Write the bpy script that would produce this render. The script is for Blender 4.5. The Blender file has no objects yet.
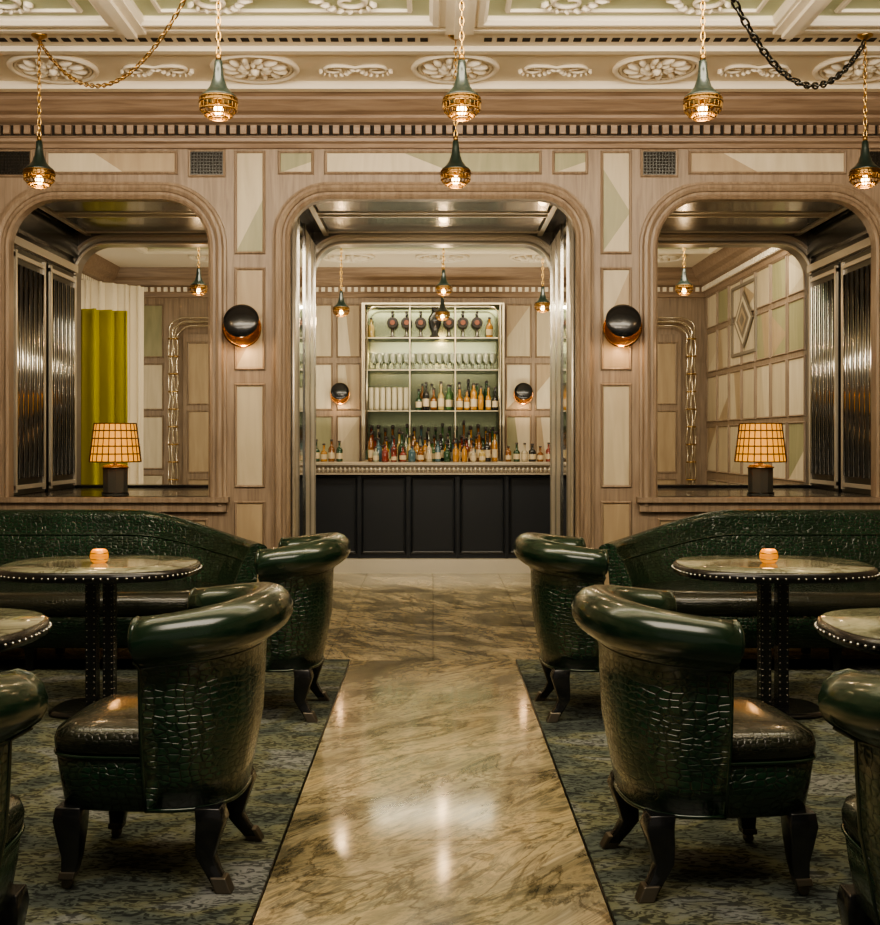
import bpy, math, random
from mathutils import Vector, Matrix
random.seed(7)
pi=math.pi
COL=bpy.context.scene.collection
try: bpy.context.scene.view_settings.look='AgX - Medium High Contrast'
except Exception: pass
# ------------------------------------------------------------ mesh builder
class MB:
    def __init__(s): s.v=[];s.f=[];s.m=[];s.sm=[];s.M=Matrix.Identity(4)
    def add(s,p):
        s.v.append(tuple(s.M@Vector(p))); return len(s.v)-1
    def face(s,i,m=0,sm=False): s.f.append(tuple(i));s.m.append(m);s.sm.append(sm)
    def box(s,x0,x1,y0,y1,z0,z1,m=0):
        a=[s.add(p) for p in ((x0,y0,z0),(x1,y0,z0),(x1,y1,z0),(x0,y1,z0),(x0,y0,z1),(x1,y0,z1),(x1,y1,z1),(x0,y1,z1))]
        for q in ((0,3,2,1),(4,5,6,7),(0,1,5,4),(1,2,6,5),(2,3,7,6),(3,0,4,7)): s.face([a[k] for k in q],m)
    def quad(s,ps,m=0): s.face([s.add(p) for p in ps],m)
    def rings(s,R,m=0,closed=True,caps=True,sm=True,loop=False):
        I=[[s.add(p) for p in r] for r in R]
        n=len(I[0]); K=len(I)
        for k in range(K if loop else K-1):
            a=I[k];b=I[(k+1)%K]
            for j in range(n if closed else n-1):
                j2=(j+1)%n
                s.face((a[j],a[j2],b[j2],b[j]),m,sm)
        if caps and not loop and closed:
            s.face(I[0][::-1],m); s.face(I[-1],m)
    def lathe(s,c,prof,n=24,m=0,sm=True,caps=True):
        s.rings([[(c[0]+r*math.cos(2*pi*k/n),c[1]+r*math.sin(2*pi*k/n),c[2]+z) for k in range(n)] for r,z in prof],m,True,caps,sm)
    def ell(s,c,r,n=10,m=0):
        R=[]
        for i in range(n//2+1):
            t=-pi/2+pi*i/(n//2); q=max(math.cos(t),.02)
            R.append([(c[0]+r[0]*q*math.cos(2*pi*k/n),c[1]+r[1]*q*math.sin(2*pi*k/n),c[2]+r[2]*math.sin(t)) for k in range(n)])
        s.rings(R,m)
    def tube(s,P,r,n=8,m=0,loop=False):
        P=[Vector(p) for p in P]; K=len(P); R=[]; up=None
        for i in range(K):
            if loop: t=P[(i+1)%K]-P[i-1]
            else: t=P[min(i+1,K-1)]-P[max(i-1,0)]
            t.normalize()
            if up is None:
                up=Vector((0,0,1)) if abs(t.z)<.9 else Vector((1,0,0))
            a=t.cross(up)
            if a.length<1e-4: a=t.cross(Vector((0,1,.01)))
            a.normalize(); b=a.cross(t); up=b
            rr=r[i] if isinstance(r,(list,tuple)) else r
            R.append([P[i]+a*rr*math.cos(2*pi*k/n)+b*rr*math.sin(2*pi*k/n) for k in range(n)])
        s.rings(R,m,loop=loop)
    def torus(s,c,R,r,n=24,k=8,m=0):
        s.tube([(c[0]+R*math.cos(2*pi*i/n),c[1]+R*math.sin(2*pi*i/n),c[2]) for i in range(n)],r,k,m,True)
    def mesh(s,name,mats):
        me=bpy.data.meshes.new(name); me.from_pydata(s.v,[],s.f)
        for a in mats: me.materials.append(a)
        me.polygons.foreach_set('material_index',s.m)
        me.polygons.foreach_set('use_smooth',s.sm)
        me.update(); return me
    def obj(s,name,mats,parent=None,loc=(0,0,0),rz=0,bev=0):
        return mkobj(name,s.mesh(name,mats),parent,loc,rz,bev)
def mkobj(name,me,parent=None,loc=(0,0,0),rz=0,bev=0):
    o=bpy.data.objects.new(name,me); COL.objects.link(o)
    o.location=loc;o.rotation_euler=(0,0,rz)
    if parent: o.parent=parent
    if bev:
        b=o.modifiers.new('bev','BEVEL');b.width=bev;b.segments=2;b.limit_method='ANGLE';b.angle_limit=.7
    return o
def empty(name,loc=(0,0,0),rz=0):
    o=bpy.data.objects.new(name,None);COL.objects.link(o);o.location=loc;o.rotation_euler=(0,0,rz);o.empty_display_size=.1;return o
# ------------------------------------------------------------ materials
def mat(name,col,rough=.5,metal=0,emit=None,es=0,coat=0,trans=0,spec=.5,alpha=1):
    m=bpy.data.materials.new(name);m.use_nodes=True
    p=m.node_tree.nodes['Principled BSDF']
    p.inputs['Base Color'].default_value=(*col,1);p.inputs['Roughness'].default_value=rough
    p.inputs['Metallic'].default_value=metal;p.inputs['Coat Weight'].default_value=coat
    p.inputs['Transmission Weight'].default_value=trans;p.inputs['Specular IOR Level'].default_value=spec
    p.inputs['Alpha'].default_value=alpha
    if emit: p.inputs['Emission Color'].default_value=(*emit,1);p.inputs['Emission Strength'].default_value=es
    return m
def N(m,t,**k):
    n=m.node_tree.nodes.new(t)
    for a,b in k.items():
        if hasattr(n,a): setattr(n,a,b)
    return n
def L(m,a,b): m.node_tree.links.new(a,b)
def ramp(m,stops):
    r=N(m,'ShaderNodeValToRGB');e=r.color_ramp.elements
    while len(e)>1: e.remove(e[0])
    e[0].position=stops[0][0];e[0].color=(*stops[0][1],1)
    for p,c in stops[1:]:
        x=e.new(p);x.color=(*c,1)
    return r
def coords(m,scale=(1,1,1),rot=(0,0,0)):
    t=N(m,'ShaderNodeTexCoord');r=N(m,'ShaderNodeMapping');r.inputs['Rotation'].default_value=rot
    q=N(m,'ShaderNodeMapping');q.inputs['Scale'].default_value=scale
    L(m,t.outputs['Object'],r.inputs[0]);L(m,r.outputs[0],q.inputs[0]);return q.outputs[0]
def noise(m,vec,scale,detail=4,dist=0,rough=.5):
    n=N(m,'ShaderNodeTexNoise');n.inputs['Scale'].default_value=scale;n.inputs['Detail'].default_value=detail
    n.inputs['Distortion'].default_value=dist;n.inputs['Roughness'].default_value=rough
    L(m,vec,n.inputs['Vector']);return n.outputs[0]
def mul(m,a,b,f=1):
    mx=N(m,'ShaderNodeMixRGB');mx.blend_type='MULTIPLY';mx.inputs[0].default_value=f
    L(m,a,mx.inputs[1]);L(m,b,mx.inputs[2]);return mx.outputs[0]
def bump(m,h,strength,dist=.01):
    b=N(m,'ShaderNodeBump');b.inputs['Strength'].default_value=strength;b.inputs['Distance'].default_value=dist
    L(m,h,b.inputs['Height']);L(m,b.outputs[0],m.node_tree.nodes['Principled BSDF'].inputs['Normal'])
def wood(name,c1,c2,sc=(30,30,2.2),rough=.42):
    m=mat(name,c1,rough);v=coords(m,sc);n=noise(m,v,1.3,6,.6)
    r=ramp(m,[(.3,c1),(.7,c2)]);L(m,n,r.inputs[0])
    L(m,r.outputs[0],m.node_tree.nodes['Principled BSDF'].inputs['Base Color'])
    bump(m,n,.12,.003);return m
M_wood=wood('limed_wood',(.200,.146,.102),(.325,.250,.181))
M_woodh=wood('limed_wood_h',(.210,.146,.100),(.335,.248,.178),(2.2,30,30))
M_pc=wood('veneer_cream',(.45,.38,.265),(.55,.475,.34),(12,12,1.5),.4)
M_pg=wood('veneer_green',(.25,.25,.14),(.34,.32,.19),(12,12,1.5),.4)
M_pt=wood('veneer_tan',(.34,.255,.16),(.43,.335,.215),(12,12,1.5),.4)
M_pl=wood('veneer_pale',(.54,.465,.335),(.64,.565,.425),(12,12,1.5),.4)
M_plaster=mat('plaster_cream',(.75,.67,.53),.55)
M_plasterw=mat('plaster_white',(.84,.77,.64),.5)
M_green=mat('plaster_green',(.48,.52,.33),.5)
M_brass=mat('brass',(.50,.32,.12),.28,1)
M_dbrass=mat('aged_brass',(.22,.15,.07),.35,1)
M_chrome=mat('polished_nickel',(.62,.60,.55),.16,1)
M_satin=mat('satin_nickel',(.62,.57,.48),.38,.6)
M_lustre=mat('etched_mirror_glass',(.72,.67,.57),.28,.45)
M_black=mat('black_lacquer',(.010,.011,.012),.25,0,coat=.3)
M_dglass=mat('smoked_glass',(.020,.026,.024),.22,0,coat=.2)
M_dmet=mat('dark_metal',(.07,.07,.065),.3,1)
M_gmet=mat('gunmetal',(.26,.25,.23),.3,.85)
M_mirror=mat('antique_mirror',(.55,.54,.48),.06,1)
M_navy=mat('bar_navy',(.012,.015,.020),.38)
M_pewter=mat('pewter',(.50,.44,.35),.35,.6)
M_dark=mat('dark_recess',(.02,.015,.01),.8)
def leather(name,c1,c2,sc=(32,32,50),croc=True,rough=.22,bs=.8,bd=.0034):
    m=mat(name,c1,rough,0,coat=.45);p=m.node_tree.nodes['Principled BSDF'];p.inputs['Coat Roughness'].default_value=.13
    v=coords(m,sc)
    n0=noise(m,v,.12,3)
    r=ramp(m,[(.35,c1),(.7,c2)]);L(m,n0,r.inputs[0])
    if croc:
        v2=coords(m,(3,3,3));nn=N(m,'ShaderNodeTexNoise');nn.inputs['Scale'].default_value=1.5;L(m,v2,nn.inputs['Vector'])
        ad=N(m,'ShaderNodeVectorMath');ad.operation='MULTIPLY_ADD';ad.inputs[1].default_value=(2.2,2.2,2.2)
        L(m,nn.outputs['Color'],ad.inputs[0]);L(m,v,ad.inputs[2])
        vo=N(m,'ShaderNodeTexVoronoi');vo.feature='DISTANCE_TO_EDGE';vo.inputs['Scale'].default_value=1;vo.inputs['Randomness'].default_value=.55
        L(m,ad.outputs[0],vo.inputs['Vector'])
        r2=ramp(m,[(0,(0,0,0)),(.10,(.7,.7,.7)),(.38,(1,1,1))]);L(m,vo.outputs[0],r2.inputs[0])
        bump(m,r2.outputs[0],bs,bd)
        L(m,mul(m,r.outputs[0],r2.outputs[0],.6),p.inputs['Base Color'])
    else: L(m,r.outputs[0],p.inputs['Base Color'])
    return m
M_croc=leather('crocodile_leather_green',(.008,.030,.015),(.016,.050,.026))
M_crocs=leather('crocodile_leather_dark',(.013,.018,.011),(.025,.029,.019),(50,50,62),bs=.5,bd=.0025)
M_smooth=leather('smooth_leather_green',(.007,.023,.012),(.013,.034,.019),croc=False,rough=.22)
def marble(name,sc,rot,stops,rough):
    m=mat(name,(.5,.4,.3),rough,spec=.55);v=coords(m,sc,rot)
    n=noise(m,v,1.0,12,.6,.68);r=ramp(m,stops);L(m,n,r.inputs[0])
    v2=coords(m,(1.6,.9,1),rot);n2=noise(m,v2,1.6,5,.8);r2=ramp(m,[(.36,(.44,.44,.40)),(.5,(.86,.85,.78)),(.62,(1.12,1.08,.98))]);L(m,n2,r2.inputs[0])
    v3=coords(m,(sc[0]*.5,sc[1]*.6,1),rot);n3=noise(m,v3,1.1,9,1.1,.62);r3=ramp(m,[(.475,(1,1,1)),(.497,(.38,.37,.34)),(.505,(.40,.39,.36)),(.53,(1,1,1))]);L(m,n3,r3.inputs[0])
    c=mul(m,mul(m,r.outputs[0],r2.outputs[0]),r3.outputs[0],.85)
    L(m,c,m.node_tree.nodes['Principled BSDF'].inputs['Base Color']);return m
ST=[(.33,(.080,.074,.054)),(.42,(.22,.19,.125)),(.47,(.44,.365,.23)),(.505,(.21,.19,.14)),(.55,(.44,.375,.25)),(.60,(.29,.25,.175)),(.70,(.56,.49,.36))]
M_marble=marble('floor_marble',(5.5,1.5,1),(0,0,.75),ST,.10)
M_marble2=marble('floor_marble_tile',(5.0,1.8,1),(0,0,-.7),[(p,tuple(x*1.1 for x in c)) for p,c in ST],.14)
M_ttop=marble('table_stone',(5,2,1),(0,0,.5),[(.33,(.12,.13,.09)),(.5,(.34,.34,.25)),(.7,(.5,.48,.38))],.1)
def carpet():
    m=mat('patterned_carpet',(.1,.1,.1),.95,spec=.1);p=m.node_tree.nodes['Principled BSDF']
    v=coords(m,(1,1.25,1));n=noise(m,v,2.2,5,1.0)
    r=ramp(m,[(.33,(.052,.062,.060)),(.45,(.088,.104,.090)),(.53,(.135,.140,.092)),(.61,(.15,.163,.155)),(.75,(.215,.22,.222))]);L(m,n,r.inputs[0])
    v2=coords(m,(1,2.0,1));n2=noise(m,v2,19,3,1.8);r2=ramp(m,[(.43,(.36,.36,.36)),(.52,(1.15,1.15,1.12))]);L(m,n2,r2.inputs[0])
    L(m,mul(m,r.outputs[0],r2.outputs[0]),p.inputs['Base Color'])
    bump(m,n2,.9,.012);return m
M_carpet=carpet()
# ------------------------------------------------------------ generic shapes
def arch(x0,x1,z0,z1,r,n=10):
    P=[(x0,z0)]
    for k in range(n+1):
        a=pi-pi/2*k/n;P.append((x0+r+r*math.cos(a),z1-r+r*math.sin(a)))
    for k in range(n+1):
        a=pi/2-pi/2*k/n;P.append((x1-r+r*math.cos(a),z1-r+r*math.sin(a)))
    P.append((x1,z0));return P
def trim(mb,x0,x1,z0,z1,r,y,prof,m=0,sgn=-1):
    R=[]
    for o,p in prof: R.append([(x,y+sgn*p,z) for x,z in arch(x0-o,x1+o,z0,z1+o,r+o)])
    mb.rings(R,m,closed=False,caps=False,sm=False)
def rect_trim(mb,x0,x1,z0,z1,y,prof,m=0):
    R=[[(x0-o,y-p,z0-o),(x1+o,y-p,z0-o),(x1+o,y-p,z1+o),(x0-o,y-p,z1+o)] for o,p in prof]
    mb.rings(R,m,closed=True,caps=False,sm=False)
PF=[(0,0),(0,.006),(.005,.013),(.011,.016),(.017,.010),(.020,0)]
def panel(mb,x0,x1,z0,z1,y,a,b=None,sty=0,w=0):
    rect_trim(mb,x0,x1,z0,z1,y,[(o-.010,p) for o,p in PF],w)
    yy=y-.003
    mb.quad([(x0,yy,z0),(x1,yy,z0),(x1,yy,z1),(x0,yy,z1)],a)
    if b is not None:
        y2=y-.0045
        tris={0:[(x0,z0),(x1,z0),(x1,z0+(z1-z0)*.55)],1:[(x0,z0+(z1-z0)*.35),(x1,z1),(x0,z1)],2:[(x0,z0),(x1,z0+(z1-z0)*.4),(x0,z0+(z1-z0)*.85)],
              3:[(x0+(x1-x0)*.6,z0),(x1,z0),(x1,z1),(x0+(x1-x0)*.35,z1)],4:[(x0,z0),(x0+(x1-x0)*.45,z0),(x0+(x1-x0)*.2,z1),(x0,z1)]}
        mb.face([mb.add((q[0],y2,q[1])) for q in tris[sty]],b)
def wall_curve(name,outer,holes,y,th,m):
    cu=bpy.data.curves.new(name+'_c','CURVE');cu.dimensions='2D';cu.fill_mode='BOTH';cu.extrude=th/2
    for pts in [outer]+holes:
        sp=cu.splines.new('POLY');sp.points.add(len(pts)-1)
        for i,p in enumerate(pts): sp.points[i].co=(p[0],p[1],0,1)
        sp.use_cyclic_u=True
    o=bpy.data.objects.new(name+'_c',cu);COL.objects.link(o)
    bpy.context.view_layer.update()
    me=bpy.data.meshes.new_from_object(o.evaluated_get(bpy.context.evaluated_depsgraph_get()))
    bpy.data.objects.remove(o)
    me.transform(Matrix.Translation((0,y,0))@Matrix.Rotation(pi/2,4,'X'))
    for p in me.polygons: p.use_smooth=False
    me.materials.clear();me.materials.append(m)
    return mkobj(name,me)
# ------------------------------------------------------------ room shell
WY=7.93; SY=9.58; BY=13.2; CZ=3.70; OT=3.01; SILL=.957; RC=3.3
CO=(-.99,.99); SL=(-2.92,-1.54); SR=(1.54,3.05)     # main wall openings
AL=(-2.98,-1.54); AR=(1.54,3.14)                    # arcade openings
XW=4.6; XL=-3.75; XR=3.14
mb=MB();mb.box(-XW,XW,-3,15,-.12,-.012,0);mb.obj('floor',[M_dark])
mb=MB()
ys=[-3,-.9,.75,2.35,3.88,5.4,6.2,7.05]
for a,b in zip(ys,ys[1:]): mb.box(-.503,.503,a+.002,b-.002,-.012,.0,0)
mb.obj('floor_marble_path',[M_marble])
mb=MB()
y=7.055
while y<BY:
    w=.45
    x=-3.96
    while x<3.3:
        mb.box(x+.002,x+.658,y+.002,min(y+w,BY)-.002,-.012,0,0)
        x+=.66
    y+=w
mb.obj('floor_marble_tiles',[M_marble2])
mb=MB();mb.box(-XW,-.510,-3,7.05,-.012,.006,0);mb.obj('carpet_left',[M_carpet])
mb=MB();mb.box(.510,XW,-3,7.05,-.012,.006,0);mb.obj('carpet_right',[M_carpet])
mb=MB()
for s in(-1,1): mb.box(min(s*.505,s*.509),max(s*.505,s*.509),-3,7.05,-.012,.003,0)
mb.obj('trim_1',[M_dmet])
TH=.08
outer=[(-XW,0)]+arch(CO[0],CO[1],0,OT,.27)+[(XW,0),(XW,CZ),(-XW,CZ)]
wall_curve('wall_center',outer,[arch(*SL,SILL,OT,.33),arch(*SR,SILL,OT,.33)],WY+TH/2,TH,M_wood)
outer2=[(-XW,0)]+arch(CO[0],CO[1],0,OT-.03,.25)+[(XW,0),(XW,CZ),(-XW,CZ)]
wall_curve('wall_arcade',outer2,[arch(*AL,SILL,OT-.03,.27),arch(*AR,SILL,OT-.03,.27)],SY+.08,.16,M_gmet)
mb=MB()
PT=[(-.004,-.05),(-.004,.025),(.012,.04),(.028,.025),(.045,.022),(.05,.038),(.07,.05),(.09,.045),(.10,.02),(.117,.015),(.12,0)]
trim(mb,CO[0],CO[1],0,OT,.27,WY,PT)
for x0,x1 in(SL,SR):
    trim(mb,x0,x1,SILL-.06,OT,.33,WY,PT)
    mb.box(x0-.14,x1+.14,WY-.07,WY+.0,SILL-.035,SILL,0)
    mb.box(x0,x1,WY,WY+TH,SILL-.03,SILL,0)
    mb.box(x0-.12,x1+.12,WY-.04,WY,SILL-.10,SILL-.035,0)
mb.obj('trim_2',[M_wood])
mb=MB()
for s in(-1,1):
    xa,xb=sorted((s*1.165,s*1.36))
    panel(mb,xa,xb,2.64,3.336,WY,1,2,0 if s<0 else 2)
    panel(mb,xa,xb,1.84,2.53,WY,3,1,0 if s<0 else 1)
    panel(mb,xa,xb,1.03,1.73,WY,1)
    panel(mb,xa,xb,.28,.92,WY,3)
    xa,xb=sorted((s*1.77,s*(2.66 if s<0 else 2.84)));panel(mb,xa,xb,3.19,3.336,WY,4,3,3 if s<0 else 4)
    xa,xb=sorted((s*.83,s*1.06));panel(mb,xa,xb,3.19,3.336,WY,2,1,0)
    q=0 if s<0 else .17
    for (g0,g1) in((1.44,1.68),(2.77+q,3.01+q)):
        xa,xb=sorted((s*g0,s*g1));panel(mb,xa,xb,3.17,3.345,WY,5)
        for k in range(11):
            xx=xa+(xb-xa)*(k+.5)/11;mb.box(xx-.003,xx+.003,WY-.01,WY,3.17,3.345,6)
        for k in range(8):
            zz=3.17+.175*(k+.5)/8;mb.box(xa,xb,WY-.009,WY,zz-.003,zz+.003,6)
    for(a,b) in((3.12+q,3.4+q),(3.66,4.4)):
        xa,xb=sorted((s*a,s*b));panel(mb,xa,xb,3.19,3.336,WY,4)
        panel(mb,xa,xb,2.1,3.05,WY,1,3,0);panel(mb,xa,xb,1.03,2.0,WY,4);panel(mb,xa,xb,.28,.92,WY,3)
    xa,xb=sorted((s*1.56,s*2.2));panel(mb,xa,xb,.28,.8,WY,3)
    xa,xb=sorted((s*2.28,s*2.9));panel(mb,xa,xb,.28,.8,WY,3)
panel(mb,-.74,.74,3.19,3.336,WY,4,2,3)
mb.obj('wall_panelling',[M_wood,M_pc,M_pg,M_pt,M_pl,M_dark,M_dmet])
mb=MB()
for s in(-1,1):
    xa,xb=sorted((s*1.12,s*XW));mb.box(xa,xb,WY-.03,WY,0,.16,0);mb.box(xa,xb,WY-.02,WY,.16,.19,0)
mb.obj('baseboard_center',[M_wood])
mb=MB()
prof=[(0,3.355),(.02,3.36),(.03,3.385),(.055,3.395),(.06,3.42),(.085,3.42),(.085,3.50),(.12,3.51),(.15,3.53),(.15,3.55),(.20,3.565),(.24,3.60),(.27,3.62),(.27,3.64),(.30,3.655),(.33,3.68),(.33,3.70)]
mb.rings([[(-XW,WY-p,z) for p,z in prof],[(XW,WY-p,z) for p,z in prof]],0,closed=False,caps=False,sm=False)
x=-XW
while x<XW:
    mb.box(x,x+.042,WY-.118,WY-.08,3.432,3.49,1);x+=.07
mb.box(-XW,XW,WY-.088,WY-.086,3.425,3.497,2)  # dark strip colours in the shade between the dentils
mb.obj('trim_3',[M_woodh,M_woodh,M_dark])
# ---------------- ceiling
mb=MB();mb.box(-XW,XW,-3,WY,CZ,CZ+.1,0);mb.obj('ceiling',[M_plaster])
def ceil_frame(mb,x0,x1,y0,y1,z,prof,m=0):
    R=[[(x0-o,y0-o,z-p),(x1+o,y0-o,z-p),(x1+o,y1+o,z-p),(x0-o,y1+o,z-p)] for o,p in prof]
    mb.rings(R,m,closed=True,caps=False,sm=False)
def rosette(mb,cx,cy,z,R,m=0):
    mb.torus((cx,cy,z-.01),R,.02,28,6,m);mb.torus((cx,cy,z-.008),R*.88,.01,28,6,m)
    mb.ell((cx,cy,z-.02),(R*.12,R*.12,.04),10,m)
    for k in range(12):
        a=2*pi*k/12
        for rr,q,ln in((.30,.07,.16),(.60,.085,.24)):
            aa=a+(pi/12 if rr>.5 else 0)
            mb.M=Matrix.Translation((cx+R*rr*math.cos(aa),cy+R*rr*math.sin(aa),z-.012))@Matrix.Rotation(aa+.35,4,'Z')
            mb.ell((0,0,0),(R*ln,R*q,.026),8,m);mb.M=Matrix.Identity(4)
def scroll(mb,cx,cy,z,S,ang,fl=1,m=0):
    mb.M=Matrix.Translation((cx,cy,z-.012))@Matrix.Rotation(ang,4,'Z')@Matrix.Diagonal((1,fl,1,1))
    P=[];r=[]
    for k in range(26):
        t=k/25;a=-pi/2+t*3.6*pi/2*1.2;q=S*.32*(1-.78*t);P.append((q*math.cos(a),q*math.sin(a)+S*.1,0));r.append(.022*(1-.5*t)*S/.4)
    P=[(-S*.9,-S*.12,0),(-S*.6,-S*.05,0),(-S*.3,-S*.2,0)]+P;r=[.006,.014*S/.4,.02*S/.4]+r
    mb.tube(P,r,6,m)
    for k in range(7):
        a=.3+k*.42;mb.M=Matrix.Translation((cx,cy,z-.012))@Matrix.Rotation(ang,4,'Z')@Matrix.Diagonal((1,fl,1,1))@Matrix.Translation((S*.40*math.cos(a),S*.1+S*.40*math.sin(a),0))@Matrix.Rotation(a+.5,4,'Z')
        mb.ell((0,0,0),(S*.10,S*.04,.02),6,m)
    mb.M=Matrix.Translation((cx,cy,z-.012))@Matrix.Rotation(ang,4,'Z')@Matrix.Diagonal((1,fl,1,1))
    mb.ell((-S*.5,S*.05,0),(S*.14,S*.05,.02),6,m)
    mb.M=Matrix.Identity(4)
mb=MB()
for x in(-2.39,-1.12,.14,1.41,2.68): rosette(mb,x,7.24,CZ,.26)
CF=[(0,0),(0,.03),(.02,.05),(.05,.05),(.06,.03),(.10,.03),(.12,0)]
for(x0,x1) in((-3.5,-1.82),(-1.6,-.02),(.30,1.88),(2.1,3.8)):
    for(y0,y1) in((5.35,6.36),(3.9,5.0)):
        ceil_frame(mb,x0,x1,y0,y1,CZ,CF,0)
        mb.quad([(x0,y0,CZ-.003),(x0,y1,CZ-.003),(x1,y1,CZ-.003),(x1,y0,CZ-.003)],1)
        cx=(x0+x1)/2;cy=(y0+y1)/2
        ceil_frame(mb,x0+.12,x1-.12,y0+.1,y1-.1,CZ,[(0,.0),(.0,.02),(.02,.02),(.03,.0)],0)
        rosette(mb,cx,cy,CZ-.003,.16)
        for sx in(-1,1):
            for sy in(-1,1):
                scroll(mb,cx+sx*.36,cy+sy*.24,CZ-.003,.34,0 if sx>0 else pi,sy*sx)
mb.box(-XW,XW,6.50,6.60,CZ-.02,CZ,0);mb.box(-XW,XW,6.53,6.57,CZ-.028,CZ,0)
mb.box(-XW,XW,6.86,6.92,CZ-.03,CZ,0)
mb.box(-XW,XW,7.53,7.60,CZ-.05,CZ,0)
for x in(-1.76,.09,1.94): 
    mb.box(x-.02,x+.14,3.5,6.5,CZ-.06,CZ,0);mb.box(x+.03,x+.09,3.5,6.5,CZ-.085,CZ,0)
x=-3.6
while x<3.8:
    if abs(x-.14)>.15: mb.box(x,x+.045,6.72,6.775,CZ-.004,CZ,2)
    x+=.075
for x in(-1.75,-.49,.775,2.04):
    for s in(-1,1): scroll(mb,x+s*.13,7.24,CZ,.24,0 if s>0 else pi,s)
mb.obj('ceiling_plasterwork',[M_plasterw,M_green,M_dark])
for s,nm in((-1,'wall_left'),(1,'wall_right')):
    mb=MB()
    mb.M=Matrix.Translation((s*XW,-3 if s<0 else WY,0))@Matrix.Rotation(pi/2 if s<0 else -pi/2,4,'Z')
    mb.box(0,WY+3,0,.1,0,CZ,0)
    for k in range(9):
        x0=.15+k*1.2
        panel(mb,x0,x0+1.0,1.1,3.3,0,1,3,k%3);panel(mb,x0,x0+1.0,.25,.95,0,3)
    mb.obj(nm,[M_wood,M_pc,M_pg,M_pt,M_pl])
# ---------------- passage between walls
mb=MB() #0 smoked 1 chrome 2 dark metal 3 black 4 mirror 5 satin 6 gunmetal 7 wood 8 lustre
Y0=WY+TH
def jamb(x0,x1): mb.box(x0,x1,Y0,SY,0,3.08,3)
mb.box(-3.9,3.9,Y0,SY,3.08,3.14,3)
for s in(-1,1):
    xa,xb=sorted((s*.995,s*1.535));jamb(xa,xb)
    xi=s*(2.985 if s<0 else 3.145)
    xa,xb=sorted((xi,s*3.9));jamb(xa,xb)
    xo=s*.995
    for k in range(4):
        ya=Y0+.03+k*.385
        xa,xb=sorted((xo,xo-s*.012));mb.box(xa,xb,ya,ya+.33,.12,2.98,8 if k!=1 else 4)
        xa,xb=sorted((xo,xo-s*.022));mb.box(xa,xb,ya+.34,ya+.37,.1,3.0,1)
    mb.tube([(xo-s*.02,Y0+.02,.0),(xo-s*.02,Y0+.02,3.0)],.016,8,5)
    for k in range(2):
        ya=Y0+.10+k*.75
        xa,xb=sorted((xi,xi-s*.02))
        mb.box(xa,xb,ya,ya+.68,SILL,2.72,2)
        for j in range(11):
            yy=ya+.09+j*.05
            mb.tube([(xi-s*.022,yy,SILL+.12),(xi-s*.022,yy,2.6)],.019,8,6 if j%2 else 1)
        for yy in(ya+.02,ya+.62):
            xa,xb=sorted((xi-s*.02,xi-s*.036));mb.box(xa,xb,yy,yy+.035,SILL+.02,2.7,5)
        for zz in(SILL+.04,2.65):
            xa,xb=sorted((xi-s*.02,xi-s*.034));mb.box(xa,xb,ya+.02,ya+.65,zz,zz+.03,5)
    xa,xb=sorted((xi,xi-s*.03));mb.box(xa,xb,Y0,SY,2.74,2.80,5);mb.box(xa,xb,Y0,SY,2.86,3.06,0)
for(x0,x1) in((-2.95,-1.56),(-.97,.97),(1.56,3.11)):
    mb.box(x0,x1,Y0+.03,Y0+.07,3.03,3.08,7)
    for(a,b) in((.12,.62),(.78,1.42)):
        mb.box(x0+.12,x1-.12,Y0+a,Y0+b,3.06,3.08,0)
        mb.box(x0+.10,x1-.10,Y0+a-.03,Y0+a,3.05,3.08,5);mb.box(x0+.10,x1-.10,Y0+b,Y0+b+.03,3.05,3.08,5)
    mb.box(x0+.06,x0+.10,Y0,SY,3.05,3.08,5);mb.box(x1-.10,x1-.06,Y0,SY,3.05,3.08,5)
PT2=[(-.002,0),(-.002,.02),(.012,.026),(.025,.02),(.03,.008),(.06,.008),(.065,.02),(.08,.02),(.085,0)]
trim(mb,CO[0],CO[1],0,OT-.03,.25,SY,PT2,5)
for x0,x1 in(AL,AR):
    mb.box(x0,x1,Y0,SY,SILL-.06,SILL-.003,3)
    trim(mb,x0,x1,SILL,OT-.03,.27,SY,PT2,5)
    mb.box(x0,x1,SY-.06,SY+.18,SILL-.03,SILL+.02,3)
mb.obj('wall_passage',[M_dglass,M_chrome,M_dmet,M_black,M_mirror,M_satin,M_gmet,M_wood,M_lustre])
# ---------------- bar room shell
mb=MB();mb.box(XL-.2,3.3,SY+.16,BY+.1,RC,RC+.1,0);mb.obj('ceiling_bar',[M_plaster])
mb=MB()
for x in(-2.3,-.9,.1,1.1,2.4):
    rosette(mb,x,12.2,RC,.27)
for(x0,x1) in((-2.9,-1.3),(-1.1,1.1),(1.3,2.8)):
    ceil_frame(mb,x0,x1,10.6,11.7,RC,CF,0);mb.quad([(x0,10.6,RC-.003),(x0,11.7,RC-.003),(x1,11.7,RC-.003),(x1,10.6,RC-.003)],1)
    for s in(-1,1): 
        scroll(mb,(x0+x1)/2+s*.3,11.2,RC-.003,.4,0 if s>0 else pi,s)
mb.obj('ceiling_bar_plasterwork',[M_plasterw,M_green,M_dark])
mb=MB();mb.box(XL-.1,3.3,BY,BY+.12,0,RC,0)
def grid(mb,cols,rows,y=0,seed=1):
    rnd=random.Random(seed)
    for(a,b) in cols:
        for(c,d) in rows:
            f=rnd.choice([1,4,4,1,2]);g=rnd.choice([None,3,None,1,4])
            panel(mb,a,b,c,d,y,f,g if g!=f else None,rnd.randint(0,4))
rows=[(.3,.95),(1.02,1.62),(1.7,2.22),(2.3,2.9)]
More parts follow.
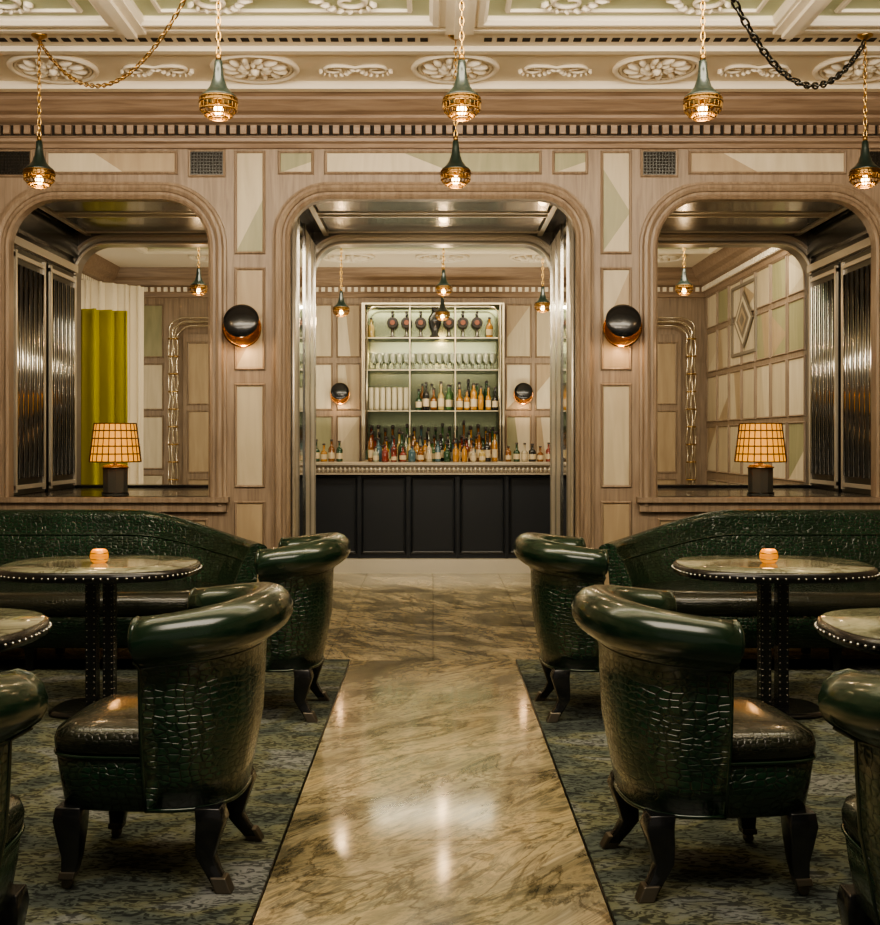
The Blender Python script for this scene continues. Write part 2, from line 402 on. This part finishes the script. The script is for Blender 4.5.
grid(mb,[(-1.45,-1.16),(-1.10,-.84),(.84,1.12),(1.18,1.46),(-3.45,-3.1),(1.55,1.75)],rows,BY,5)
mb.obj('wall_back',[M_wood,M_pc,M_pg,M_pt,M_pl])
mb=MB()
mb.M=Matrix.Translation((XR,BY,0))@Matrix.Rotation(-pi/2,4,'Z')
mb.box(0,BY-SY-.16,0,.1,0,RC,0)
grid(mb,[(.06+.5*k,.50+.5*k) for k in range(7)],[(.3,.9),(1.0,1.5),(1.56,2.06),(2.12,2.56),(2.62,2.98)],0,9)
for k,q in enumerate((.30,.25,.19,.13,.07)):
    cx,cz=1.62,2.56
    mb.face([mb.add((cx+a*q*1.2,-.018-k*.004,cz+b*q)) for a,b in((0,-1),(1,0),(0,1),(-1,0))],(5,4,5,3,5)[k])
rect_trim(mb,1.2,2.04,2.24,2.90,0,[(0,0),(0,.024),(.03,.024),(.035,0)],5)
mb.obj('wall_bar_right',[M_wood,M_pc,M_pg,M_pt,M_pl,mat('carved_panel_grey',(.20,.17,.13),.5)])
mb=MB()
mb.M=Matrix.Translation((XL,SY+.16,0))@Matrix.Rotation(pi/2,4,'Z')
mb.box(0,BY-SY-.16,0,.1,0,RC,0)
mb.obj('wall_bar_left',[M_wood,M_pc,M_pg,M_pt,M_pl])
mb=MB()
mb.box(XL+.005,XL+.015,10.0,12.6,.6,2.9,0)
for yy in(10,10.85,11.7,12.55): mb.box(XL+.015,XL+.03,yy,yy+.05,.6,2.9,1)
for zz in(.6,1.7,2.85): mb.box(XL+.015,XL+.03,10,12.6,zz,zz+.05,1)
mb.obj('window_1',[mat('window_daylight',(.8,.8,.7),.5,emit=(1,.93,.78),es=1.2),M_wood])
mb=MB()
pr=[(0,2.98),(.02,2.99),(.03,3.03),(.05,3.04),(.05,3.10),(.10,3.12),(.12,3.17),(.17,3.20),(.20,3.26),(.22,3.30)]
mb.rings([[(XL,BY-p,z) for p,z in pr],[(XR,BY-p,z) for p,z in pr]],0,closed=False,caps=False,sm=False)
mb.rings([[(XR-p,SY+.16,z) for p,z in pr],[(XR-p,BY,z) for p,z in pr]],0,closed=False,caps=False,sm=False)
mb.rings([[(XL+p,SY+.16,z) for p,z in pr],[(XL+p,BY,z) for p,z in pr]],0,closed=False,caps=False,sm=False)
x=XL
while x<XR-.05: mb.box(x,x+.04,BY-.075,BY-.05,3.045,3.095,1);x+=.075
y=SY+.2
while y<BY-.1:
    mb.box(XR-.075,XR-.05,y,y+.04,3.045,3.095,1);mb.box(XL+.05,XL+.075,y,y+.04,3.045,3.095,1);y+=.075
mb.obj('trim_5',[M_woodh,M_plasterw])
def curtain(name,A,B,z0,z1,amp,wl,m):
    mb=MB();D=Vector((B[0]-A[0],B[1]-A[1]));Ln=D.length;D.normalize();Nn=Vector((D.y,-D.x))
    n=int(Ln/wl*16);R=[]
    for i in range(7):
        f=i/6;z=z0+(z1-z0)*f;r=[]
        for k in range(n+1):
            t=k/n*Ln;ph=2*pi*t/wl
            o=amp*(math.sin(ph+.25*f)+.3*math.sin(2.3*ph+1))*(1.2-.4*f)
            q=.18*wl*math.sin(2*ph)
            r.append((A[0]+D.x*(t+q)+Nn.x*o,A[1]+D.y*(t+q)+Nn.y*o,z))
        R.append(r)
    mb.rings(R,0,closed=False,caps=False,sm=True)
    o=mb.obj(name,[m]);s=o.modifiers.new('s','SOLIDIFY');s.thickness=.006
curtain('sheer_curtain',(-3.63,11.45),(-3.02,12.1),.02,2.96,.035,.15,mat('sheer_linen',(.80,.71,.55),.9,emit=(1,.85,.6),es=.05))  # slight emission stands in for light glowing through the linen
curtain('velvet_curtain',(-3.60,10.95),(-3.04,11.35),.02,2.62,.08,.16,mat('chartreuse_velvet',(.42,.37,.025),.8))
# ---------------- bar counter
bar=empty('bar_counter',(0,11.7,0))
mb=MB()
mb.box(-1.75,1.75,0,.6,.15,1.0,0);mb.box(-1.72,1.72,.05,.55,0,.15,1)
w=3.5/7
for k in range(7):
    a=-1.75+k*w
    rect_trim(mb,a+.05,a+w-.05,.22,.95,0,[(0,0),(0,.0),(.0,.012),(.01,.02),(.022,.012),(.025,0)],0)
    mb.box(a-.012,a+.012,-.03,0,.15,1.0,0)
mb.box(-1.76,1.76,-.05,.0,.0,.145,1)
mb.obj('front',[M_navy,M_lustre],bar)
mb=MB()
mb.box(-1.8,1.8,-.10,.64,1.095,1.12,0);mb.box(-1.78,1.78,-.07,.6,1.0,1.095,1)
x=-1.77
while x<1.77:
    mb.ell((x,-.072,1.05),(.016,.010,.03),8,0);mb.ell((x+.022,-.072,1.05),(.006,.008,.012),6,0);x+=.044
mb.box(-1.785,1.785,-.085,-.07,1.0,1.012,0)
mb.obj('top',[M_pewter,mat('pewter_dark',(.24,.20,.15),.4,.5)],bar,bev=.003)
# back bar shelving
sh=empty('back_bar_shelving',(0,BY,0))
mb=MB()
M_backp=mat('back_bar_mirror',(.17,.19,.12),.14,.88,emit=(.8,.85,.5),es=.015)
M_fr=mat('shelf_frame_nickel',(.40,.35,.25),.28,.95)
mb.box(-.76,.76,-.03,-.008,1.0,2.87,2)
mb.box(-.80,.80,-.45,-.01,0,1.0,3)
for x in(-.77,-.26,.25,.755): mb.box(x-.007,x+.007,-.31,-.29,1.0,2.87,0)
for x in(-.80,.78): mb.box(x,x+.02,-.30,-.01,1.0,2.88,0)
mb.box(-.80,.80,-.31,-.01,2.87,2.89,0)
for z in(1.67,2.13,2.49): mb.box(-.77,.77,-.29,-.03,z,z+.012,1);mb.box(-.77,.77,-.30,-.29,z,z+.012,0)
P=arch(-.74,.74,1.0,2.85,.12)
mb.tube([(a,-.31,b) for a,b in P],.009,6,0)
mb.obj('frame',[M_fr,mat('shelf_glass',(.25,.33,.25),.05,alpha=.5),M_backp,M_wood],sh)
bcols=[(.16,.06,.012),(.012,.045,.018),(.26,.27,.20),(.012,.012,.012),(.34,.17,.03),(.05,.10,.12),(.16,.025,.015),(.36,.27,.10),(.04,.10,.03),(.34,.29,.20),(.30,.14,.02)]
bm=[mat('bottle_glass_%d'%i,c,.08,0,coat=.5) for i,c in enumerate(bcols)]+[mat('bottle_label',(.46,.38,.25),.6),mat('bottle_cap',(.04,.03,.03),.4)]
def bottle(mb,x,y,z,h,r,m):
    k=random.choice([.5,.58,.66]);rn=r*.34
    mb.lathe((x,y,z),[(r*.95,0),(r,.01),(r,h*k),(r*.8,h*(k+.07)),(rn,h*(k+.14)),(rn,h*.93),(rn*1.2,h*.94),(rn*1.2,h)],10,m)
    if random.random()<.75: mb.lathe((x,y,z),[(r*1.02,h*.14),(r*1.02,h*.42)],10,11,caps=False)
    mb.lathe((x,y,z),[(rn*1.3,h*.93),(rn*1.3,h*1.02)],8,12)
def row(mb,x0,x1,y,z,hmin,hmax,step):
    x=x0
    while x<x1:
        h=random.uniform(hmin,hmax);r=random.uniform(.030,.040)
        bottle(mb,x,y+random.uniform(-.01,.01),z,h,r,random.randrange(11));x+=step+random.uniform(0,.008)
mb=MB()
row(mb,-.72,.74,BY-.40,1.001,.28,.38,.074);row(mb,-.68,.72,BY-.28,1.001,.38,.46,.074);row(mb,-.70,.72,BY-.16,1.001,.46,.56,.078)
row(mb,-.16,.24,BY-.22,1.684,.22,.32,.08);row(mb,.30,.72,BY-.22,1.684,.22,.32,.078)
row(mb,-.12,.7,BY-.10,1.684,.28,.36,.10)
row(mb,-.7,-.64,BY-.17,2.504,.22,.27,.08);row(mb,.64,.70,BY-.17,2.504,.22,.27,.08)
mb.obj('back_bar_bottles',bm)
mb=MB()
row(mb,-1.65,-.95,11.7+.5,1.1205,.16,.24,.08);row(mb,-.66,.68,12.2,1.1205,.20,.32,.078);row(mb,.80,1.65,12.2,1.1205,.16,.22,.08);row(mb,-.6,.6,12.08,1.1205,.12,.24,.09)
mb.obj('counter_bottles',bm)
mb=MB()
for x in[-.68+.075*k for k in range(19)]:
    for yy in(.2,.1): mb.lathe((x+.02*(yy<.15),BY-yy,2.143),[(.026,0),(.004,.008),(.004,.07),(.028,.10),(.033,.15),(.03,.19)],10,0,caps=False)
for x in[-.70+.066*k for k in range(7)]: mb.lathe((x,BY-.2,1.684),[(.030,0),(.031,.01),(.031,.25),(.028,.26)],12,1)
mb.obj('glassware',[mat('glassware_m',(.62,.66,.55),.06,.5,alpha=.7),mat('cream_tins',(.40,.36,.26),.4)])
mb=MB()
for x in(-.46,-.30,-.14,.18,.34,.50):
    mb.M=Matrix.Translation((x,BY-.16,2.68))@Matrix.Rotation(pi/2,4,'X')
    mb.lathe((0,0,0),[(.060,-.02),(.064,0),(.060,.02)],20,0);mb.lathe((0,0,.02),[(.028,.001),(.028,.003)],16,1)
    mb.M=Matrix.Identity(4);mb.lathe((x,BY-.16,2.504),[(.04,0),(.04,.01),(.018,.03),(.018,.12)],12,0);mb.lathe((x,BY-.16,2.74),[(.012,0),(.012,.05),(.018,.055),(.016,.07)],10,0)
mb.obj('round_decanters',[mat('decanter_dark',(.022,.016,.012),.12,coat=.6),mat('decanter_label',(.16,.05,.03),.5)])
mb=MB();mb.lathe((.02,BY-.17,2.504),[(.05,0),(.06,.02),(.03,.05),(.07,.16),(.075,.22),(.03,.3),(.03,.33),(.045,.35),(.0,.36)],18,0)
mb.obj('urn',[M_black])
# ---------------- glass portals on back wall of bar room
M_mur=mat('murano_glass',(.62,.54,.40),.12,.7)
def portal(x0,x1,nm):
    e=empty(nm,(0,BY-.12,0));mb=MB()
    for q,(o,yy) in enumerate(((0,0),(.045,-.045),(.09,0),(.045,.045))):
        P=arch(x0+o,x1-o,.02,2.74-o,.16,8)
        D=[]
        for (a,za),(b,zb) in zip(P,P[1:]):
            k=max(1,int(math.hypot(b-a,zb-za)/.05))
            for i in range(k): D.append((a+(b-a)*i/k,za+(zb-za)*i/k))
        D.append(P[-1])
        mb.tube([(a+.008*math.sin(i*.9+q*1.6),yy+.008*math.cos(i*.9+q*1.6),b) for i,(a,b) in enumerate(D)],.009,6,0)
    for z in[.3+.2*k for k in range(12)]:
        for xx in(x0+.045,x1-.045): mb.torus((xx,0,z),.055,.008,14,6,1)
    mb.obj('glass_rods',[M_mur,M_brass],e)
    mb=MB();mb.box(x0+.14,x1-.14,.08,.11,.0,2.56,0)
    for k in range(3):
        zz=.2+k*.78
        for(a,b) in((x0+.2,(x0+x1)/2-.03),((x0+x1)/2+.03,x1-.2)): panel(mb,a,b,zz,zz+.7,.08,1)
    mb.box(x0+.0,x0+.12,.03,.11,0,.12,0);mb.box(x1-.12,x1,.03,.11,0,.12,0)
    mb.obj('door_leaf',[M_wood,M_pt],e)
portal(-3.0,-1.85,'door_1');portal(1.88,2.98,'door_2')
# ---------------- crocodile tub chair
def U(hw,back,front,n=26,e=2.5):
    P=[(front,hw)]
    for k in range(n+1):
        a=pi/2+pi*k/n;c,s=math.cos(a),math.sin(a)
        P.append((-back*abs(c)**(2/e)*1.0-.001*k*(n-k)/n,hw*math.copysign(abs(s)**(2/e),s)))
    P.append((front,-hw));return P
def shell(mb,path,prof,m_out,m_roll,roll_idx,hs=None,ctr=None):
    n=len(path);R=[]
    for i,(x,y) in enumerate(path):
        a=Vector(path[max(i-1,0)]);b=Vector(path[min(i+1,n-1)]);t=(b-a).normalized()
        nr=Vector((t.y,-t.x))*(-1)
        if ctr is not None and nr.dot(Vector((x,y))-Vector(ctr))<0: nr=-nr
        h=hs(i/(n-1)) if hs else 1
        R.append([(x+nr.x*o,y+nr.y*o,z if z<.42 else .42+(z-.42)*h) for o,z in prof])
    I=[[mb.add(p) for p in r] for r in R];k=len(prof)
    for i in range(n-1):
        for j in range(k):
            j2=(j+1)%k
            mm=m_roll if (j in roll_idx) else m_out
            mb.face((I[i][j],I[i][j2],I[i+1][j2],I[i+1][j]),mm,True)
    mb.face(I[0][::-1],m_out);mb.face(I[-1],m_out)
    return R
RC_=(.018,.806);rr=.074
prof=[(-.050,.245),(-.030,.34),(-.004,.48),(.003,.62),(.006,.71)]
angs=[-60,-40,-15,10,35,60,85,110,135,160,185,210]
rollp=[(RC_[0]+rr*math.cos(math.radians(a)),RC_[1]+rr*math.sin(math.radians(a))) for a in angs]
prof+=rollp+[(-.06,.66),(-.075,.45),(-.075,.30)]
ridx=set(range(5,5+len(angs)))
mb=MB();R=shell(mb,U(.30,.290,.0),prof,0,1,ridx,hs=lambda t:1-.12*abs(2*t-1)**1.6,ctr=(0,0))
for r in(R[0],R[-1]):
    c=[sum(p[i] for p in r[5:17])/12 for i in range(3)]
    mb.ell((c[0]+.002,c[1],c[2]),(.022,.066,.062),12,1)
    mb.tube([r[j] for j in range(0,6)],.006,6,1)
mb.tube([p[4] for p in R],.006,6,1);mb.tube([p[0] for p in R],.007,6,1)
CH_back=mb.mesh('chair_back',[M_croc,M_smooth])
def sup(a,b,e,n=36,cx=0,z=0):
    return [(cx+a*math.copysign(abs(math.cos(t))**(2/e),math.cos(t)),b*math.copysign(abs(math.sin(t))**(2/e),math.sin(t)),z) for t in[2*pi*k/n for k in range(n)]]
def splan(i,z,n=56):
    P=[]
    for k in range(n):
        t=2*pi*k/n;c,s=math.cos(t),math.sin(t)
        if c>=0: e,a=5,.295
        else: e,a=2.5,.245
        P.append(((a+i)*math.copysign(abs(c)**(2/e),c),(.262+i)*math.copysign(abs(s)**(2/e),s),z))
    return P
mb=MB()
mb.rings([splan(i,z) for i,z in((-.03,.235),(-.014,.245),(.0,.33),(.008,.40),(.0,.405))],0)
mb.rings([splan(i,z) for i,z in((.0,.405),(.012,.42),(.014,.445),(.006,.47),(-.03,.488),(-.10,.50),(-.2,.505))],1)
mb.tube(splan(.010,.405),.006,6,2,True)
CH_seat=mb.mesh('chair_seat',[M_croc,M_crocs,M_smooth])
def leg(mb,x,y,dx,dy,caster):
    prs=[(.0,.25,.038),(.006,.21,.042),(.0,.16,.036),(-.006,.10,.027),(.006,.06,.023),(.03,.03 if caster else .0,.022)]
    R=[]
    for o,z,w in prs:
        cx=x+dx*o;cy=y+dy*o;R.append([(cx-w,cy-w,z),(cx+w,cy-w,z),(cx+w,cy+w,z),(cx-w,cy+w,z)])
    mb.rings(R,0,sm=True)
    w=.0245;z0=.032 if caster else .0
    mb.rings([[(x+dx*q-w,y+dy*q-w,z),(x+dx*q+w,y+dy*q-w,z),(x+dx*q+w,y+dy*q+w,z),(x+dx*q-w,y+dy*q+w,z)] for q,z in(((.018,.045),(.03,z0)) if not caster else ((.014,.055),(.03,z0)))],1,sm=False)
    if caster:
        mb.M=Matrix.Translation((x+dx*.03,y+dy*.03,.0175))@Matrix.Rotation(pi/2,4,'X');mb.lathe((0,0,0),[(.017,-.012),(.017,.012)],12,1);mb.M=Matrix.Identity(4)
mb=MB()
for sy in(-1,1): leg(mb,-.18,sy*.20,-1.8,sy*.8,False);leg(mb,.235,sy*.215,.3,sy*.3,True)
CH_legs=mb.mesh('chair_legs',[M_black,mat('foot_cap',(.16,.14,.11),.35,.9)])
def chair(x,y,deg):
    e=empty('tub_armchair',(x,y,.006),math.radians(deg))
    mkobj('back',CH_back,e);mkobj('seat',CH_seat,e);mkobj('legs',CH_legs,e,bev=.004)
chair(-.84,3.66,177);chair(.83,3.60,5);chair(-.80,5.72,178);chair(.79,5.72,2)
chair(-1.25,2.56,91);chair(1.25,2.56,89)
# ---------------- tables
mb=MB()
mb.rings([sup(.475+i,.40+i,2.7,64,0,z) for i,z in((-.03,.675),(0,.68),(.004,.70),(0,.722),(-.01,.726))],0)
mb.rings([sup(.475+i,.40+i,2.7,64,0,z) for i,z in((-.01,.722),(-.014,.732),(-.2,.733))],1)
S=sup(.481,.406,2.7,220,0,.70)
last=None
for i,p in enumerate(S):
    if last is None or (Vector(p)-last).length>.03:
        mb.ell(p,(.006,.006,.006),6,2);last=Vector(p)
T_top=mb.mesh('table_top',[M_black,M_ttop,M_chrome])
mb=MB()
for s in(-1,1):
    cx=s*.043;mb.box(cx-.026,cx+.026,-.035,.035,.02,.68,0)
    for k in range(20):
        z=.05+k*.032
        for q in(-.018,.018): mb.ell((cx+q,-.036,z),(.004,.004,.004),6,1)
        mb.ell((cx+s*.027,-.02,z),(.004,.004,.004),6,1)
mb.rings([sup(.24+i,.2+i,3,36,0,z) for i,z in((0,0),(0,.015),(-.02,.025))],0)
mb.box(-.14,.14,-.12,.12,.655,.68,0)
T_base=mb.mesh('table_base',[M_black,M_chrome])
def table(x,y):
    e=empty('cocktail_table',(x,y,.006));mkobj('top',T_top,e);mkobj('pedestal',T_base,e)
for p in((-1.65,5.72),(1.69,5.72),(-1.79,3.82),(1.79,3.82)): table(*p)
M_amber=mat('amber_glass',(.58,.22,.02),.2,emit=(1,.32,.02),es=.75,coat=.5)
def candle(x,y):
    e=empty('votive_candle',(x,y,.739));mb=MB()
    mb.lathe((0,0,0),[(.028,0),(.042,.012),(.046,.035),(.04,.06),(.032,.068),(.028,.066),(.03,.03)],18,0)
    for z in(.02,.035,.05): mb.torus((0,0,z),.044,.0025,18,5,1)
    mb.obj('glass_cup',[M_amber,M_brass],e)
    mb=MB();mb.lathe((0,0,0),[(.026,.012),(.026,.035),(.004,.036),(.003,.05)],12,0);mb.obj('wax',[mat('wax',(.9,.7,.4),.5,emit=(1,.5,.12),es=2)],e)
    return e
ca=candle(-1.66,5.72);cb=candle(1.67,5.72)
# ---------------- sofas
def sofa(s):
    e=empty('crocodile_sofa',(0,0,.006))
    path=[(-4.35,7.42),(-3.6,7.42),(-3.0,7.42),(-2.4,7.42),(-2.0,7.42),(-1.75,7.40),(-1.55,7.35),(-1.38,7.27),(-1.24,7.16),(-1.13,7.02),(-1.06,6.86)]
    Q=[]
    for a,b in zip(path,path[1:]):
        for k in range(4):Q.append((a[0]+(b[0]-a[0])*k/4,a[1]+(b[1]-a[1])*k/4))
    Q.append(path[-1])
    if s>0: Q=[(-x,y) for x,y in Q]
    pr=[(-.02,.14),(.0,.4),(.02,.72),(.04,.76)]
    c=(.02,.84);r=.055
    pr+=[(c[0]+r*math.cos(math.radians(a)),c[1]+r*math.sin(math.radians(a))) for a in(-40,-10,20,50,80,110,140,170,200)]
    pr+=[(-.07,.74),(-.12,.55),(-.14,.40),(-.14,.14)]
    mb=MB()
    def hs(t): 
        x=abs(Q[min(int(t*(len(Q)-1)+.5),len(Q)-1)][0]);u=min(max((1.95-x)/.9,0),1);return 1-.36*(u*u*(3-2*u))
    R=shell(mb,Q,pr,0,0,set(),hs=hs,ctr=(s*3,4))
    mb.tube([p[13] for p in R],.007,6,1)
    mb.obj('back',[M_croc,M_smooth],e)
    mb=MB()
    def plan(i,z):
        P=[(-1.55-i,7.30),(-1.55-i,6.62-i),(1.0,6.62-i),(1.3+i*.5,6.66-i),(1.52+i,6.80-i),(1.60+i,6.95),(1.58+i,7.10),(1.35,7.25),(1.1,7.30)]
        return[(s*(-2.75+a),b,z) for a,b in P]
    mb.rings([plan(i,z) for i,z in((-.03,.14),(-.01,.15),(0,.30),(0,.33))],0,sm=True)
    mb.rings([plan(i,z) for i,z in((0,.33),(.02,.35),(.025,.40),(.01,.44),(-.04,.46),(-.12,.465))],1,sm=True)
    mb.obj('seat',[M_croc,M_crocs],e)
    mb=MB()
    for x in(1.35,2.35,3.35,4.1):
        for y in(6.72,7.25):
            mb.rings([[(s*x-w,y-w,z),(s*x+w,y-w,z),(s*x+w,y+w,z),(s*x-w,y+w,z)] for w,z in((.022,0),(.03,.15))],0,sm=False)
    mb.obj('legs',[M_black],e)
sofa(-1);sofa(1)
# ---------------- lamps
def light(name,kind,loc,e,col=(1,.72,.42),size=.05,rot=None,parent=None,sy=None,spread=None):
    l=bpy.data.lights.new(name,kind);l.energy=e;l.color=col
    if kind=='AREA':
        l.size=size
        if sy: l.shape='RECTANGLE';l.size_y=sy
        if spread: l.spread=spread
    else: l.shadow_soft_size=size
    o=bpy.data.objects.new(name,l);COL.objects.link(o);o.location=loc
    if rot: o.rotation_euler=rot
    if parent:o.parent=parent
    return o
for e in(ca,cb): light('candle_glow','POINT',(0,0,.11),.8,(1,.5,.18),.03,parent=e)
M_shade=mat('amber_shade',(.50,.22,.03),.6,emit=(1,.42,.06),es=.85)
M_stone=mat('dark_marble_base',(.06,.06,.052),.15)
def tlamp(x,y):
    e=empty('table_lamp',(x,y,SILL));mb=MB()
    mb.lathe((0,0,0),[(.098,0),(.098,.012),(.088,.016),(.090,.2),(.080,.215),(.02,.222),(.012,.25)],10,0,sm=False)
    for z in(.02,.198): mb.torus((0,0,z),.090,.005,20,5,1)
    mb.tube([(0,0,.22),(0,0,.5)],.006,6,1)
    mb.obj('base',[M_stone,M_dmet],e)
    mb=MB();mb.lathe((0,0,0),[(.178,.24),(.145,.51)],32,0,caps=False);mb.obj('shade',[M_shade],e)
    mb=MB()
    for z,r in((.24,.178),(.295,.1715),(.35,.165),(.405,.158),(.46,.151),(.51,.145)): mb.torus((0,0,z),r+.001,.0045,32,5,0)
    for k in range(24):
        a=2*pi*k/24;mb.tube([(.179*math.cos(a),.179*math.sin(a),.24),(.146*math.cos(a),.146*math.sin(a),.51)],.004,5,0)
    mb.obj('shade_ribs',[mat('rib_brown',(.10,.04,.012),.5)],e)
    light('lamp_bulb','POINT',(0,0,.38),7,(1,.55,.22),.05,parent=e)
tlamp(-2.26,8.18);tlamp(2.33,8.18)
M_bulb=mat('bulb',(1,.8,.5),.5,emit=(1,.62,.26),es=28)
M_pgreen=mat('pendant_green',(.008,.018,.014),.3,.2,coat=.4)
def chain(mb,P,ln,r,m=0):
    P=[Vector(p) for p in P];out=[P[0]];acc=0
    for a,b in zip(P,P[1:]):
        L_=(b-a).length;t=0
        while acc+(L_-t)>=ln:
            t+=ln-acc;acc=0;out.append(a+(b-a)*(t/L_))
        acc+=L_-t
    for i,(a,b) in enumerate(zip(out,out[1:])):
        d=(b-a).normalized();c=(a+b)/2
        u=Vector((0,0,1)) if abs(d.z)<.9 else Vector((1,0,0));w=d.cross(u).normalized();v=w.cross(d)
        q=w if i%2 else v
        mb.tube([c+d*ln*.68*math.cos(2*pi*k/10)+q*ln*.28*math.sin(2*pi*k/10) for k in range(10)],r,5,m,True)
def pend_meshes():
    mb=MB()
    mb.lathe((0,0,0),[(.010,.27),(.018,.262),(.020,.225),(.026,.185),(.040,.145),(.062,.118),(.080,.105),(.084,.096),(.07,.094)],24,0)
    a=mb.mesh('pendant_cone',[M_pgreen])
    mb=MB()
    for z,r in((.092,.083),(.074,.086),(.040,.082),(.018,.062)): mb.torus((0,0,z),r,.005,24,6,0)
    for k in range(22):
        t=2*pi*k/22;mb.tube([(.085*math.cos(t),.085*math.sin(t),.090),(.083*math.cos(t),.083*math.sin(t),.040),(.062*math.cos(t),.062*math.sin(t),.018),(.042*math.cos(t),.042*math.sin(t),.006)],.0028,5,0)
    mb.lathe((0,0,0),[(.0,.30),(.012,.29),(.014,.265)],10,0);mb.torus((0,0,.005),.042,.004,18,6,0)
    mb.lathe((0,0,0),[(.081,.093),(.081,.072)],24,0,caps=False)
    b=mb.mesh('pendant_cage',[mat('cage_brass',(.24,.14,.05),.34,1)])
    mb=MB();mb.ell((0,0,.042),(.022,.022,.028),12,0);mb.lathe((0,0,0),[(.014,.065),(.014,.10)],8,1)
    c=mb.mesh('pendant_bulb',[M_bulb,M_brass]);return a,b,c
PM=pend_meshes()
def pendant(x,y,z,top,e=9,sc=1):
    em=empty('pendant_light',(x,y,z));
    for nm,me in zip(('shade','cage','bulb'),PM):
        o=mkobj(nm,me,em);o.scale=(sc,)*3
    mb=MB();h=top-z
    chain(mb,[(0,0,.29*sc),(0,0,h-.03)],.034,.0035)
    mb.lathe((0,0,0),[(.045,h-.001),(.045,h-.015),(.012,h-.035)],14,0)
    mb.obj('chain',[M_brass],em)
    light('pendant_glow','POINT',(0,0,-.05),e,(1,.68,.37),.04,parent=em)
for x,y in((-2.26,6.6),(-.97,5.2),(.13,5.2),(.13,6.6),(1.22,5.2),(2.48,6.6)): pendant(x,y,2.80,CZ-(.085 if abs(x-.13)<.01 and y<6.5 else (.02 if y>6.5 else 0)),8)
for x,y,z in((-.87,10.9,2.52),(.10,10.9,2.72),(.10,12.2,2.62),(1.04,10.9,2.56),(-2.12,10.4,2.66),(2.27,10.4,2.66)): pendant(x,y,z,RC,4,.9)
for s,m,(A,B) in((-1,M_brass,((-.97,5.2,CZ-.03),(-2.26,6.6,CZ-.06))),(1,M_dmet,((1.22,5.2,CZ-.03),(2.48,6.6,CZ-.06)))):
    mb=MB();P=[]
    for k in range(41):
        t=k/40;P.append((A[0]+(B[0]-A[0])*t,A[1]+(B[1]-A[1])*t,A[2]+(B[2]-A[2])*t-.46*4*t*(1-t)))
    chain(mb,P,.036 if s<0 else .055,.0038 if s<0 else .006);mb.obj('swag_chain',[m])
M_cop=mat('copper',(.62,.30,.11),.25,1)
def sconce(x,y,z,sc=1,e=3):
    em=empty('wall_sconce',(x,y,z));
    mb=MB();mb.M=Matrix.Rotation(pi/2,4,'X')
    mb.lathe((0,0,0),[(.05,0),(.05,.03),(.03,.05)],20,0)
    o=mb.obj('mount',[M_dbrass],em);o.scale=(sc,)*3
    mb=MB();mb.M=Matrix.Translation((0,-.055,-.020))@Matrix.Rotation(pi/2+.2,4,'X')
    mb.lathe((0,0,0),[(.02,0),(.09,.004),(.128,.02),(.134,.034),(.12,.024),(.08,.01),(.02,.006)],36,0)
    o=mb.obj('reflector',[M_cop],em);o.scale=(sc,)*3
    mb=MB();mb.M=Matrix.Translation((0,-.115,.016))@Matrix.Rotation(pi/2-.3,4,'X')
    mb.lathe((0,0,0),[(.116,0),(.122,.006),(.116,.016),(.09,.03),(.05,.04),(.004,.044)],36,0)
    o=mb.obj('dome',[M_black],em);o.scale=(sc,)*3
    light('sconce_glow','POINT',(0,-.085*sc,-.155*sc),e,(1,.6,.3),.02,parent=em)
sconce(-1.30,WY-.02,2.14,1,1.8);sconce(1.29,WY-.02,2.14,1,1.8)
sconce(-1.06,BY-.02,1.89,.85,1.3);sconce(1.03,BY-.02,1.89,.85,1.3)
# ---------------- room lighting
light('front_fill','AREA',(0,1.6,3.6),125,(1,.87,.70),3.0,(0,0,0),sy=1.6)  # unseen fill area added to brighten the seating from above
light('wall_wash_fill','AREA',(0,4.7,3.55),115,(1,.87,.69),6.0,(math.radians(52),0,0),sy=.35)  # added area with no fixture, washes the main wall
light('ceiling_fill','AREA',(0,3.9,3.05),140,(1,.88,.72),6,(math.radians(145),0,0),sy=.4)  # no lamp in a cove: fill added to brighten the plaster ceiling
light('bar_room_fill','AREA',(.4,10.1,3.24),125,(1,.88,.67),5.0,(math.radians(25),0,0),sy=.5)  # fill hidden above the arch tops, added to light the bar room
light('bar_up_fill','AREA',(0,12.35,1.5),32,(1,.9,.7),3,(math.radians(180),0,0),sy=.2)  # unseen fill with no fixture, points up at the bar ceiling
light('shelf_light','AREA',(0,BY-.30,2.84),10,(1,.86,.56),1.4,(math.radians(-20),0,0),sy=.06)
light('passage_light','POINT',(0,8.9,2.6),3,(1,.82,.6),.3)
w=bpy.data.worlds.new('World');bpy.context.scene.world=w;w.use_nodes=True
w.node_tree.nodes['Background'].inputs[0].default_value=(1,.88,.72,1);w.node_tree.nodes['Background'].inputs[1].default_value=.24
# ---------------- camera
c=bpy.data.cameras.new('Camera');co=bpy.data.objects.new('Camera',c);COL.objects.link(co)
co.location=(0,0,1.35);co.rotation_euler=(pi/2,0,0)
c.sensor_fit='HORIZONTAL';c.sensor_width=36;c.lens=36*1150/880;c.shift_x=7/880;c.shift_y=-22.5/880
c.clip_start=.05
bpy.context.scene.camera=co
